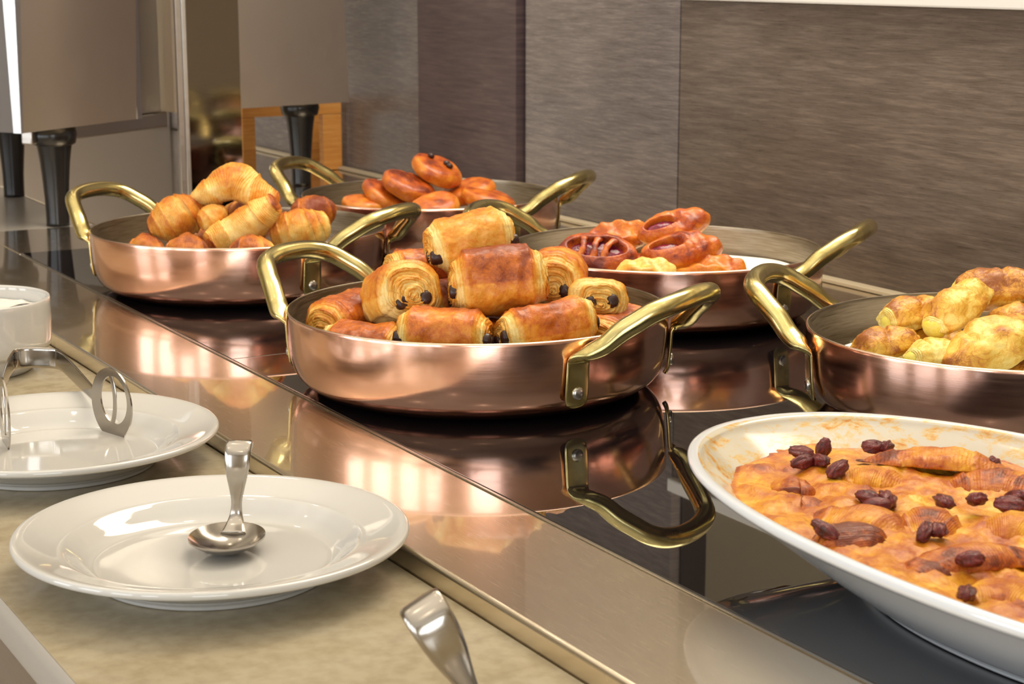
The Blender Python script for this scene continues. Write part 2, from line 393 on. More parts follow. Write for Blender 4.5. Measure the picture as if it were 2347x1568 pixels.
PANS = {'P4': (.633, 1.158, 297, 'copper pan in the centre filled with chocolate rolls'),
        'P1': (.633, 1.632, 303, 'copper pan at left heaped with croissants'),
        'P2': (.910, 1.773, 308, 'farthest copper pan holding round brown buns'),
        'P3': (.914, 1.327, 308, 'copper pan near the wood wall holding berry danishes'),
        'P5': (.912, .902, 308, 'purplish copper pan at right edge holding pale puff pastries')}
for i, (k, (x, y, az, lab)) in enumerate(PANS.items()):
    o = proto if i == 0 else copy_tree(proto)
    o.location = (x, y, .0007); o.rotation_euler = (0, 0, math.radians(az)); tag(o, lab, 'pan', 'copper pans on the hob')

# ------------------------------------------------------------------ pastries
def nz(p, s, seed=0): return mn.noise(Vector((p[0]*s+seed*7.3, p[1]*s-seed*3.1, p[2]*s+seed*1.7)))
def place(o, pan, s, t, z, yaw, pitch=0, roll=0):
    """s to the right, t away, in the pile's own frame; the pastry's long axis is local x"""
    px, py = PANS[pan][:2]; p = Vector((px, py, 0))+RT*s+FW*t
    Rm = Matrix.Rotation(-YAW+math.radians(yaw), 4, 'Z') @ Matrix.Rotation(-math.radians(pitch), 4, 'Y') @ Matrix.Rotation(math.radians(roll), 4, 'X')
    o.matrix_world = Matrix.Translation((p.x, p.y, z)) @ Rm
def choc_roll(L=.072, w=.026, h=.020, seed=0, bake=.62, parent_name='chocolate_roll'):
    e = empty(parent_name)
    nb = 44; nc = 16; nv = 88; V = []; A = []; Fc = []
    rows = []
    for i in range(nc): rows.append(('c', -1, i/nc))
    for i in range(nb+1): rows.append(('b', -1+2*i/nb, 1))
    for i in range(nc-1, -1, -1): rows.append(('c', 1, i/nc))
    v0 = random.uniform(-.9, -.4)
    for kind, u, r in rows:
        for k in range(nv):
            v = 2*PI*k/nv; ca, sa = math.cos(v), math.sin(v); ex = 2.5
            cx = math.copysign(abs(ca)**(2/ex), ca); sz = math.copysign(abs(sa)**(2/ex), sa)
            step = ((v-v0) % (2*PI))/(2*PI)          # rolled seam
            sp = 1+.075*(1-step)**1.5-.03
            au = abs(u)
            if kind == 'b':
                lay = 0
                if au > .80: lay = int((au-.80)/.05)+1
                f = sp*(1-.05*au**3)*(1-.055*lay)
                x = u*L/2
                if lay == 0 and au > .72: f *= 1.02
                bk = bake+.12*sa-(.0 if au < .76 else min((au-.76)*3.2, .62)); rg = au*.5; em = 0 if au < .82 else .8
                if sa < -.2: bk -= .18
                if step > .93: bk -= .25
            else:
                f = sp*.95*(1-.055*4)*r
                spi = r*3.6+v/(2*PI)*u+.55*nz((cx*.02, sz*.02, r*.02), 60, seed)
                x = u*(L/2+.0045*math.sqrt(max(0, 1-r*r))+.0011*math.cos(2*PI*spi))
                bk = .16+.16*(r)+.10*math.cos(2*PI*spi); rg = r*.42+.08*v/(2*PI); em = 1
            p = Vector((x, w*cx*f, h*sz*f))
            if kind == 'c': p.z -= h*.34*(1-r)**1.2; p.y += w*.06*math.sin(6*r+seed)*(1-r)
            d = .0020*nz(p, 38, seed)+.0009*nz(p, 120, seed)+.0004*nz(p, 320, seed)
            nrm = Vector((0, ca, sa)) if kind == 'b' else Vector((u*(1-r*.5), ca*r, sa*r))
            # sag and bend
            p += nrm*d*1.4; p.z += .0025*math.sin(p.x*30+seed); p.y += .002*math.sin(p.x*24+seed*2)
            V.append(p); A.append((max(0, min(1, bk+.22*nz(p, 55, seed+3))), rg, em))
    m = len(rows)
    for i in range(m-1):
        for k in range(nv): Fc.append((i*nv+k, i*nv+(k+1) % nv, (i+1)*nv+(k+1) % nv, (i+1)*nv+k))
    Fc = [f[::-1] for f in Fc]
    mk('dough', V, Fc, M['choc_pastry'], e, attr=A)
    for yy, zz in ((-w*.46, -h*.18), (w*.26, -h*.34)):
        Vb, Fb = sweep([(x*L/2*1.0, yy, zz+.0006*math.sin(x*3)) for x in (-1.19, -1.175, -1.13, -1.0, -.5, 0, .5, 1.0, 1.13, 1.175, 1.19)], [.0018, .0036, .0044]+[.0046]*5+[.0044, .0036, .0018],
                       [.0020, .0042, .0052]+[.0054]*5+[.0052, .0042, .0020], [(0, 0, 1)]*11, 14)
        mk('chocolate_stick', Vb, Fb, M['choc'], e)
    return e
G4 = 'chocolate rolls piled in the centre pan'
CR = [ # s,t,z,yaw,pitch,roll,  L,w,h,bake,label
 (-.005, .000, .1065, 14, 10, 6, .056, .0215, .0185, .36, 'pale golden chocolate roll on top of the centre pile'),
 (.014, -.026, .0800, 8, 5, -20, .060, .0265, .0245, .76, 'deep orange glazed chocolate roll just under the topmost one'),
 (-.055, -.020, .0710, 108, -14, 4, .050, .0245, .0225, .52, 'upright-ended chocolate roll at left with two chocolate tips facing front'),
 (-.022, -.070, .0525, -8, 0, -8, .058, .0230, .0190, .58, 'speckled golden chocolate roll lying front and centre against the rim'),
 (.048, -.060, .0560, 22, 5, -12, .062, .0205, .0180, .62, 'long smooth chocolate roll at front right beside the brass handle'),
 (.083, .002, .0640, 100, -14, 6, .050, .0225, .0165, .40, 'pale layered chocolate roll at back right showing its spiral end'),
 (-.096, -.004, .0490, 60, 0, 0, .052, .0205, .0170, .68, 'round brown chocolate roll low at the far left of the pile'),
 (-.080, -.058, .0410, -16, 0, 10, .052, .0190, .0130, .66, 'low chocolate roll half hidden behind the left front rim'),
 (.056, .018, .0760, 84, 0, 0, .056, .0225, .0210, .52, 'chocolate roll standing behind the deep orange one'),
 (-.040, .038, .0790, 20, 0, 0, .052, .0190, .0170, .74, 'brown chocolate roll peeping out behind the upper left'),
 (-.018, .026, .0590, 40, 0, 0, .056, .0220, .0190, .78, 'dark baked chocolate roll in the gap below the topmost'),
 (.098, -.018, .0440, 60, 0, 0, .052, .0210, .0170, .68, 'brown chocolate roll low at the right under the layered one'),
 (.068, -.086, .0375, 14, 0, 0, .052, .0190, .0120, .70, 'chocolate roll of which a thin strip shows over the front rim'),
 (.012, -.024, .0360, 90, 0, 0, .052, .0210, .0150, .78, 'shaded chocolate roll deep in the middle gap'),
 (-.058, .034, .0400, 30, 0, 0, .056, .0220, .0180, .6, 'chocolate roll at the bottom left under the pile'),
 (.050, .056, .0400, 10, 0, 0, .056, .0220, .0180, .6, 'chocolate roll at the bottom back under the pile')]
for i, (s, t, z, yw, pt, rl, L, ww, hh, bk, lab) in enumerate(CR):
    random.seed(100+i); o = choc_roll(L, ww, hh, i+1, bk); place(o, 'P4', s, t, z, yw, pt, rl); tag(o, lab, 'pastry', G4)

def croissant_data(spine, rm=.0185, seed=0, nroll=2.6, bake=.45, flat=.9, ns=96, nv=56, tip=.30, step_=.13, pw=.8, em=.45):
    """spine: control points in the local frame; the dough is rolled up in overlapping wraps around it"""
    sp = smooth_prof([tuple(p) for p in spine], 24)
    L = [0]
    for i in range(1, len(sp)): L.append(L[-1]+(Vector(sp[i])-Vector(sp[i-1])).length)
    def at(u):
        d = u*L[-1]; j = 0
        while j < len(L)-2 and L[j+1] < d: j += 1
        f = (d-L[j])/max(1e-9, L[j+1]-L[j]); return Vector(sp[j]).lerp(Vector(sp[j+1]), f)
    V = []; A = []; Fc = []
    for i in range(ns+1):
        s = -1+2*i/ns; c = at((s+1)/2); tg = (at(min(1, (s+1)/2+.03))-at(max(0, (s+1)/2-.03))).normalized()
        nn = UP.cross(tg).normalized(); bb = tg.cross(nn)
        env = (tip+(1-tip)*max(0, math.cos(s*PI/2))**pw)
        endc = math.sqrt(max(0, 1-max(0, (abs(s)-.92)/.08)**2))
        for k in range(nv):
            v = 2*PI*k/nv; cv, sv = math.cos(v), math.sin(v)
            q = (abs(s+.07*sv+.03*nz((s, cv, sv), 1.5, seed)))*nroll; fr = q-math.floor(q)
            stp = 0 if q < .42 else step_*((1-fr)**1.3-.45)*(1-.4*abs(s))
            r = rm*env*(1+stp)*endc
            p = c+nn*(r*cv)+bb*(r*flat*sv)
            nrm = nn*cv+bb*sv
            p += nrm*(.0030*nz(p, 40, seed)+.0011*nz(p, 130, seed)+.0005*nz(p, 380, seed))*endc
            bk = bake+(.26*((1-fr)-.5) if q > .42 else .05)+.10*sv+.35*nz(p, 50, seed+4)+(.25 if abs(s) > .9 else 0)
            V.append(p); A.append((max(0, min(1, bk)), abs(s)*.9+.05*sv, em))
    for i in range(ns):
        for k in range(nv): Fc.append((i*nv+k, i*nv+(k+1) % nv, (i+1)*nv+(k+1) % nv, (i+1)*nv+k))
    return V, Fc, A
def arc(span, Rc): return [(Rc*math.sin(a), Rc*(1-math.cos(a)), 0) for a in [span*(-.5+q/8) for q in range(9)]]
PEAK = [(-.044, 0, -.014), (-.032, 0, -.009), (-.018, 0, -.003), (0, .002, .006), (.018, 0, -.002), (.032, 0, -.007), (.044, 0, -.010)]
BENT = [(-.040, -.004, -.008), (-.026, .000, -.006), (-.010, .002, -.004), (.004, .002, .002), (.018, .000, .008), (.034, -.003, .014)]
G1 = 'croissants heaped in the left pan'
CS = [ # s,t,z,yaw,pitch,roll, spine,rm,bake,nroll,tip,flat,pw,label
 (-.004, .000, .0955, 0, -2, 0, PEAK, .0262, .34, 2.3, .26, .68, 1.25, 'large pale croissant crowning the left heap, bent to a peak'),
 (-.058, -.006, .0680, 22, 22, 0, arc(.8, .072), .0240, .46, 3.4, .38, .9, .9, 'ridged croissant leaning at the left of the heap'),
 (.012, -.036, .0650, 10, 12, 0, BENT, .0190, .30, 2.2, .5, .9, .7, 'pale twisted croissant across the middle front of the heap'),
 (-.022, -.022, .0710, 50, 18, 0, arc(.8, .036), .0125, .28, 2, .5, .9, .7, 'small croissant tip poking up between the left and middle ones'),
 (.060, -.020, .0590, 10, 10, 0, arc(.7, .074), .0235, .34, 3.2, .62, .85, .8, 'striped golden croissant at the right beside the brass handle'),
 (-.038, -.072, .0440, 5, 0, 0, arc(1.2, .028), .0205, .58, 1.4, .4, .9, .7, 'round brown croissant bulging low over the front rim'),
 (-.084, -.034, .0390, 15, 0, 0, arc(1.2, .028), .0185, .62, 1.6, .4, .9, .7, 'brown croissant low at the far left inside the pan'),
 (.066, .040, .0660, 20, 0, 0, arc(1.2, .034), .0200, .84, 1.8, .4, .9, .7, 'dark brown croissant at the back right of the heap'),
 (.022, -.070, .0430, 10, 0, 0, arc(1.2, .034), .0190, .62, 2.4, .4, .9, .7, 'brown croissant under the pale twisted one at the front'),
 (.004, .034, .0600, 0, 0, 0, arc(1.4, .036), .0230, .5, 2.4, .4, .9, .7, 'golden croissant supporting the peaked top one'),
 (-.05, .03, .0360, 60, 0, 0, arc(1.4, .036), .0210, .5, 2.4, .4, .9, .7, 'croissant in the bottom layer at the back left'),
 (.05, .0, .0320, -20, 0, 0, arc(1.4, .036), .0200, .6, 2.4, .4, .9, .7, 'croissant in the bottom layer at the right'),
 (.0, -.02, .0320, 20, 0, 0, arc(1.4, .036), .0200, .6, 2.4, .4, .9, .7, 'croissant in the bottom layer in the middle')]
for i, (s, t, z, yw, pt, rl, spn, rm, bk, nr_, tp, fl_, pw_, lab) in enumerate(CS):
    V, Fc, A = croissant_data(spn, rm, i+20, nr_, bk, fl_, tip=tp, pw=pw_)
    o = mk('croissant', V, Fc, M['croissant_pastry'], attr=A); place(o, 'P1', s, t, z, yw, pt, rl); tag(o, lab, 'croissant', G1)

def bun(R0=.030, h=.0125, seed=0, bake=.6, nchip=0):
    e = empty('round_bun'); nr = 44; nv = 72; V = []; A = []; Fc = []
    for i in range(nr+1):
        th = PI*i/nr
        for k in range(nv):
            v = 2*PI*k/nv; st, ct = math.sin(th), math.cos(th)
            rr = math.copysign(abs(st)**.72, st); zz = math.copysign(abs(ct)**.85, ct)
            p = Vector((R0*rr*math.cos(v), R0*.9*rr*math.sin(v), h*zz))
            if ct > 0: p.z += .0006*math.cos(2*PI*(rr*1.5+v/(2*PI)))*rr - .0015*(1-rr)
            nrm = p.normalized(); p += nrm*(.0030*nz(p, 34, seed)+.0008*nz(p, 130, seed))
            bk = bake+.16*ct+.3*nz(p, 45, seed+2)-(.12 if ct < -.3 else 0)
            V.append(p); A.append((max(0, min(1, bk+.25*nz(p, 110, seed+9)-.14*(rr > .8 and abs(ct) < .55))), rr*.3, .12))
    for i in range(nr):
        for k in range(nv): Fc.append((i*nv+k, (i+1)*nv+k, (i+1)*nv+(k+1) % nv, i*nv+(k+1) % nv))
    mk('dough', V, Fc, M['bun_pastry'], e, attr=A)
    rnd = random.Random(seed)
    for j in range(nchip):
        a = rnd.uniform(0, 6.28); r = rnd.uniform(.004, .014)
        Vb, Fb = ellipsoid_data(.0042, .0030, .0028, 8, 10)
        mk('chocolate_chip', Vb, Fb, M['choc'], e, loc=(r*math.cos(a), r*math.sin(a), h+.0006), rot=(0, 0, a))
    return e
G2 = 'round buns in the farthest pan'
for i, (s, t, z, yw, pt, rl, R_, h_, bk, lab) in enumerate([
 (.008, -.010, .0840, 0, -24, 14, .0290, .0120, .56, 'round bun topping the far pile with dark chips on it'),
 (-.021, -.030, .0690, 0, -22, 16, .0300, .0120, .66, 'reddish brown bun leaning just below the topmost bun'),
 (-.046, -.022, .0570, 0, -30, 12, .0290, .0110, .62, 'brown bun tilted at the left of the far pile'),
 (-.068, -.030, .0490, 0, -5, 8, .0260, .0110, .46, 'small golden bun lowest at the left in the far pan'),
 (.010, -.075, .0530, 0, 5, 20, .0260, .0130, .40, 'golden orange bun in front against the far pan rim'),
 (.042, .000, .0600, 0, 12, 10, .0300, .0120, .42, 'orange bun right of the topmost bun'),
 (.064, -.020, .0540, 0, -14, 6, .0300, .0110, .52, 'flat brown bun trailing off to the right in the far pan'),
 (-.01, .0, .040, 0, 0, 0, .034, .014, .6, 'bun in the bottom layer of the far pan'),
 (.03, -.05, .032, 0, 0, 0, .034, .014, .6, 'bun in the bottom layer near the front of the far pan'),
 (-.05, -.02, .030, 0, 0, 0, .034, .014, .6, 'bun in the bottom layer at left of the far pan')]):
    o = bun(R_, h_, i+40, bk, 3 if i == 0 else 0); place(o, 'P2', s, t, z, yw, pt, rl); tag(o, lab, 'bun', G2)

def danish(a=.034, b=.019, c=.0115, seed=0, bake=.62, kind='lattice'):
    """folded pastry: 'lattice' = slashed top over filling, 'slit' = one long open slit, 'plain' = folded over"""
    e = empty('berry_danish'); nu, nv = 60, 84; V = []; A = []; Fc = []
    def hole(x, y):
        X, Y = x/a, y/b
        if kind == 'lattice': return max(0, 1-(X/.74)**2-(Y/.56)**2)
        if kind == 'slit': return max(0, 1-((X+.34)/.46)**2-((Y+.02)/.42)**2)
        return 0
    for i in range(nu+1):
        th = PI*i/nu
        for k in range(nv):
            v = 2*PI*k/nv; st, ct = math.sin(th), math.cos(th)
            rr = abs(st)**.7; x = a*rr*math.cos(v); y = b*rr*math.sin(v)*(1-.30*abs(math.cos(v))**4)
            z = c*math.copysign(abs(ct)**.8, ct); h_ = 0
            if ct > 0:
                h_ = hole(x, y); z -= c*1.5*min(1, h_*2.2)*.55
                if kind != 'lattice' and x > 0 or kind == 'plain': z += .0016*math.sin(x*420+y*110+seed)*(1-rr*.5)
                if kind == 'plain': z += .003*math.sin(y*260+x*60)
            p = Vector((x, y, z)); nrm = p.normalized()
            p += nrm*(.0028*nz(p, 40, seed)+.0010*nz(p, 150, seed)+.0004*nz(p, 400, seed))
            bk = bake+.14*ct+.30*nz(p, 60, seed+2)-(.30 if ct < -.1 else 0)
            V.append(p); A.append((max(0, min(1, bk)), (x+y)*3, .25))
    for i in range(nu):
        for k in range(nv): Fc.append((i*nv+k, (i+1)*nv+k, (i+1)*nv+(k+1) % nv, i*nv+(k+1) % nv))
    mk('dough', V, Fc, M['danish_pastry'], e, attr=A)
    if kind != 'plain':
        cx_ = -.34*a if kind == 'slit' else 0; fa, fb = (.44, .42) if kind == 'slit' else (.72, .56)
        Vb, Fb = ellipsoid_data(a*fa, b*fb, c*.5, 16, 28, lambda q: q+Vector((0, 0, .0012*nz(q, 160, seed))))
        mk('berry_filling', Vb, Fb, M['jam'], e, loc=(cx_, 0, c*.10))
    if kind == 'lattice':
        for j in range(3):
            x0 = a*(-.36+.33*j); ye = b*.66; sk = .004+.0015*j
            path = [(x0-sk+2*sk*t+.002*math.sin(5*t+j), -ye+2*ye*t, c*.50+c*.42*math.sin(PI*t)) for t in [q/14 for q in range(15)]]
            wd = [.0040-.0014*math.sin(PI*q/14)+.0004*math.sin(q*1.7+j) for q in range(15)]
            Vb, Fb = sweep(path, wd, [x*.62 for x in wd], [(0, 0, 1)]*15, 14)
            mk('pastry_strip', Vb, Fb, M['danish_pastry'], e, attr=[(bake+.02+.3*nz(p, 90, seed), 0, 0) for p in Vb])
    return e
G3 = 'berry danishes in the pan near the wall'
for i, (s, t, z, yw, pt, rl, a_, b_, c_, bk, ns_, lab) in enumerate([
 (.010, .018, .0735, 8, 13, 34, .0350, .0165, .0120, .56, 'slit', 'berry danish on top, slanting up to the right with purple filling'),
 (-.062, -.042, .0585, -3, -4, 40, .0355, .0215, .0125, .78, 'lattice', 'dark glazed lattice danish at the left showing berry filling'),
 (-.040, .028, .0620, 10, 8, 20, .0310, .0160, .0120, .50, 'plain', 'danish lying behind the dark lattice one'),
 (.013, -.022, .0575, 5, 6, 28, .0370, .0190, .0140, .58, 'slit', 'golden berry danish at the right below the topmost one'),
 (-.024, -.082, .0470, 4, 0, 0, .0270, .0150, .0120, .08, 'plain', 'pale folded yellow pastry at the front of the danish pan'),
 (.038, -.036, .0425, 4, 2, 6, .0320, .0170, .0110, .50, 'plain', 'flat golden danish lowest at the right of its pile'),
 (-.088, -.026, .0440, 0, 0, 10, .0240, .0150, .0100, .60, 'plain', 'brown danish end low at the left of its pile'),
 (-.02, .0, .038, 10, 0, 0, .040, .024, .012, .6, 'plain', 'danish hidden in the middle of its pile'),
 (-.03, -.04, .022, 10, 0, 0, .044, .028, .012, .6, 'plain', 'danish in the bottom layer at the front'),
 (.02, .02, .022, 10, 0, 0, .044, .028, .012, .6, 'plain', 'danish in the bottom layer at the back')]):
    o = danish(a_, b_, c_, i+60, bk, ns_); place(o, 'P3', s, t, z, yw, pt, rl); tag(o, lab, 'pastry', G3)

def puff(L=.055, w=.020, h=.016, seed=0, bake=.4, open_end=0, taper=.3):
    e = empty('puff_pastry_parcel'); nu, nv = 64, 72; V = []; A = []; Fc = []
    for i in range(nu+1):
        th = PI*i/nu; u = -math.cos(th)
        for k in range(nv):
            v = 2*PI*k/nv; ca, sa = math.cos(v), math.sin(v); r = math.sin(th)**.55
            pin = 1-taper*abs(u)**3
            if open_end and u*open_end > .55: pin = 1-.1*abs(u)
            x = u*L/2; y = w*r*math.copysign(abs(ca)**.85, ca)*(1-.12*abs(u)**2); z = h*r*pin*math.copysign(abs(sa)**.85, sa)
            p = Vector((x, y, z)); nrm = Vector((u*.6, ca, sa)).normalized()
            bl = max(0, nz(p, 85, seed+5)-.05)
            if sa < 0: p.z *= .72
            p += nrm*(.0016*math.exp(-(sa/.16)**2)*(1 if r > .3 else 0)-.0022*math.exp(-((u-.35*math.sin(v+seed))/.07)**2)*max(0, sa))
            p += nrm*(.0030*nz(p, 40, seed)+.0034*bl+.0006*nz(p, 300, seed)+.0006*math.sin(x*230+v*2))
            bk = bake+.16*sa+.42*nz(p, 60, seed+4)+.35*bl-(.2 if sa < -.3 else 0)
            em = 0
            if open_end and u*open_end > .86: bk = .12; em = .8
            V.append(p); A.append((max(0, min(1, bk)), r*.5, em))
    for i in range(nu):
        for k in range(nv): Fc.append((i*nv+k, (i+1)*nv+k, (i+1)*nv+(k+1) % nv, i*nv+(k+1) % nv)[::-1])
    mk('dough', V, Fc, M['puff_pastry'], e, attr=A)
    if open_end:
        Vb, Fb = ellipsoid_data(.006, w*.58, h*.5, 12, 18, lambda q: q+Vector((.001*nz(q, 200, seed), 0, 0)))
        mk('filling', Vb, Fb, M['filling'], e, loc=(open_end*(L/2-.0030), 0, -h*.05))
    return e
G5 = 'puff pastries piled in the right pan'
for i, (s, t, z, yw, pt, rl, L_, w_, h_, bk, oe, tp, lab) in enumerate([
 (.000, .034, .0790, 150, -4, 0, .064, .0180, .0170, .62, 1, .2, 'browned puff parcel at the top right of the pale pile'),
 (-.040, -.006, .0735, 38, 24, 0, .056, .0165, .0145, .34, -1, .2, 'pale puff roll slanting up with its yellow filled end in front'),
 (-.066, .014, .0655, 20, 10, 0, .040, .0150, .0130, .50, -1, .2, 'layered puff parcel end at the back left of the pale pile'),
 (-.092, -.026, .0530, 22, 14, 0, .046, .0170, .0110, .46, 0, .6, 'smooth golden puff parcel leftmost in the pale pile'),
 (-.066, -.050, .0500, 30, 0, 0, .036, .0130, .0115, .14, -1, .1, 'yellow puff end tucked under the slanting roll'),
 (-.028, -.056, .0570, 14, 22, 10, .068, .0220, .0170, .36, 0, .6, 'large pale puff turnover at the front of the right pan'),
 (.012, .000, .0620, -20, 0, 0, .056, .0180, .0140, .58, 0, .3, 'browned puff parcel under the top right one'),
 (.040, -.040, .0560, -30, 0, 0, .060, .0200, .0160, .5, 0, .3, 'puff parcel at the right edge of the frame'),
 (-.05, .02, .040, 20, 0, 0, .06, .022, .016, .5, 0, .3, 'puff parcel in the bottom layer at the back'),
 (-.06, -.035, .034, 60, 0, 0, .06, .022, .014, .55, 0, .3, 'puff parcel in the bottom layer at the left'),
 (.0, -.05, .034, 0, 0, 0, .07, .024, .016, .5, 0, .3, 'puff parcel in the bottom layer at the front')]):
    o = puff(L_, w_, h_, i+80, bk, oe, tp); place(o, 'P5', s, t, z, yw, pt, rl); tag(o, lab, 'pastry', G5)

# paper liners peeking out in two pans
for pan, lab, zz, dx, dy in (('P5', 'white paper liner in the right pan', .034, -.012, .0), ('P3', 'white paper liner in the pan with danishes', .034, .02, -.004)):
    px, py = PANS[pan][:2]
    pr = [(0, zz-.004), (.05, zz-.004), (.09, zz-.002), (.112, zz), (.1125, zz+.0004), (.112, zz+.0006), (.09, zz-.0014), (0, zz-.0034)]
    V, Fc = lathe_data(pr, 72)
    o = mk('paper_liner', [(a*(1+.02*math.sin(9*math.atan2(b, a))), b*(1+.02*math.sin(7*math.atan2(b, a))), c) for a, b, c in V], Fc, M['paper'], loc=(px+dx, py+dy, 0)); tag(o, lab, 'paper liner')

# ------------------------------------------------------------------ oval baking dish with bread pudding
DC = (.6155, .570)
dp = smooth_prof([(0, .004), (.38, .004), (.44, .0042), (.455, .0008), (.475, .0006), (.49, .003), (.56, .0085), (.70, .0215), (.85, .0365), (.955, .0465), (.985, .0490), (1.0, .0515), (.995, .0540), (.975, .0548), (.955, .0535), (.94, .0500), (.86, .0400), (.72, .0240), (.55, .0110), (.40, .0085), (0, .0085)], 3)
V, Fc = lathe_data(dp, 160, (0, 0), .1211, .2335, 2.15)
o = mk('baking_dish', V, Fc, M['dish_white'], loc=(DC[0], DC[1], .0007))
def stained():
    t = MT('dish_inner_stained', lin(226, 224, 216), .14, 0, .6); v = t.coord((1, 1, 2.2))
    n = t.noise(v, 34, 5, .7, 1.2); n2 = t.noise(v, 170, 3)
    f = t.math('ADD', n, t.math('MULTIPLY', t.math('SUBTRACT', n2, .5), .35))
    t.set('Base Color', t.ramp(f, [(.47, lin(204, 199, 184)), (.56, lin(212, 184, 128)), (.66, lin(206, 138, 50)), (.76, lin(150, 80, 26))])); return t.m
o.data.materials.append(stained())
for pi_, p_ in enumerate(o.data.polygons):
    if pi_//160 >= 13*3+1: p_.material_index = 1; tag(o, 'large oval white baking dish at the lower right corner', 'dish')
pud = empty('bread_pudding', (DC[0], DC[1], .0420)); tag(pud, 'golden croissant bread pudding with raisins in the oval white dish', 'pudding')
V = []; A = []; Fc = []; nr, nv = 90, 200; AX, AY = .1211*.885, .2335*.89
for i in range(nr+1):
    r = i/nr
    for k in range(nv):
        a = 2*PI*k/nv; ca, sa = math.cos(a), math.sin(a); ca = math.copysign(abs(ca)**(2/2.15), ca); sa = math.copysign(abs(sa)**(2/2.15), sa)
        e_ = 1+.012*nz((ca*3, sa*6, 0), 3, 5)*r
        x, y = AX*r*ca*e_, AY*r*sa*e_; p = (x, y, 0)
        z = .0050*nz(p, 26, 3)+.0030*nz(p, 60, 7)+.0014*nz(p, 160, 9)-.004*max(0, r-.9)*10*.35+.0009*nz(p, 330, 2)+.0007*abs(nz(p, 520, 6))
        z += .0035*max(0, nz((x, y*2.2, 0), 34, 12)); z = max(z, -.001) if r > .75 else z
        bk = .45+9*z*2.4+.34*nz(p, 40, 14)+.22*nz(p, 130, 15)+(.22 if r > .965 else 0)
        V.append((x, y, z)); A.append((max(0, min(1, bk)), 0, 0))
for i in range(nr):
    for k in range(nv): Fc.append((i*nv+k, (i+1)*nv+k, (i+1)*nv+(k+1) % nv, i*nv+(k+1) % nv))
mk('pudding_surface', V, Fc, M['gratin_crust'], pud, attr=A)
SL = [(0.6264,0.7271,0.7304,0.7204),(0.6441,0.6827,0.6819,0.6378),(0.5992,0.7228,0.6334,0.6840),(0.5420,0.6825,0.5688,0.6184),(0.5369,0.7299,0.5499,0.6998),(0.6033,0.6145,0.6247,0.5826),(0.5209,0.5874,0.6090,0.5727),(0.5733,0.6356,0.5949,0.6114),(0.5584,0.7364,0.5821,0.7087),(0.5122,0.6746,0.5138,0.6271),(0.5050,0.5445,0.5595,0.5195),(.63,.54,.68,.48),(.66,.60,.70,.57)]
for i, (x0, y0, x1, y1) in enumerate(SL):
    def inside(x, y, m=.80):
        dx, dy = x-DC[0], y-DC[1]; q = math.sqrt((dx/AX)**2+(dy/AY)**2)
        return (x, y) if q < m else (DC[0]+dx*m/q, DC[1]+dy*m/q)
    (x0, y0), (x1, y1) = inside(x0, y0), inside(x1, y1)
    d = Vector((x1-x0, y1-y0, 0)); L = d.length; yaw = math.atan2(d.y, d.x)
    spn = [(-L/2, 0, -.004), (-L/4, .003, 0), (0, .005, .001), (L/4, .003, 0), (L/2, 0, -.004)]
    V, Fc, A = croissant_data(spn, .0185 if i not in (4, 8) else .0135, i+120, 2.2+.4*math.sin(i), .52+.10*math.sin(i*2.3), .50, 84, 44, .34, .16, pw=1.1, em=.15)
    V = [Vector((v.x, v.y, max(v.z, .0002))) for v in V]
    mid = Vector(((x0+x1)/2-DC[0], (y0+y1)/2-DC[1], -.0030 if i != 0 else .0035))
    sl = mk('croissant_slice', V, Fc, M['gratin_crust'], pud, attr=A); sl.location = mid; sl.rotation_euler = (.15 if i % 2 else -.15, 0, yaw)
RS = [(0.6066,0.7534),(0.6221,0.7530),(0.5951,0.7323),(0.6031,0.7278),(0.6017,0.7119),(0.6491,0.7450),(0.6540,0.7347),(0.5823,0.6652),(0.5761,0.6516),(0.5881,0.6575),(0.6097,0.6409),(0.6262,0.6357),(0.6457,0.6289),(0.6337,0.6212),(0.5675,0.6083),(0.5750,0.6078),(0.5579,0.5684),(0.5246,0.5359),(0.5223,0.6379),(0.6800,0.6796)]
Vr, Fr = ellipsoid_data(.0058, .0040, .0032, 14, 18, lambda q: q*(1+.16*nz(q, 330, 3)+.10*math.sin(math.atan2(q.z, q.y)*6)))
rm_ = None
random.seed(3)
for i, (x, y) in enumerate(RS):
    if rm_ is None: o = mk('raisin', Vr, Fr, M['raisin'], pud); rm_ = o
    else: o = rm_.copy(); COL.objects.link(o); o.parent = pud
    p = (x-DC[0], y-DC[1], 0)
    z = .0050*nz(p, 26, 3)+.0030*nz(p, 60, 7)+.0035*max(0, nz((p[0], p[1]*2.2, 0), 34, 12))
    q = math.hypot(p[0]/AX, p[1]/AY); k_ = min(1, .86/q); o.location = (p[0]*k_, p[1]*k_, max(z, .003)+.0030); o.rotation_euler = (random.uniform(-.5, .5), random.uniform(-.6, .3) if i != 1 else -1.2, random.uniform(0, 6.28)); o.scale = (.95+.45*random.random(), .85+.4*random.random(), .9+.3*random.random())

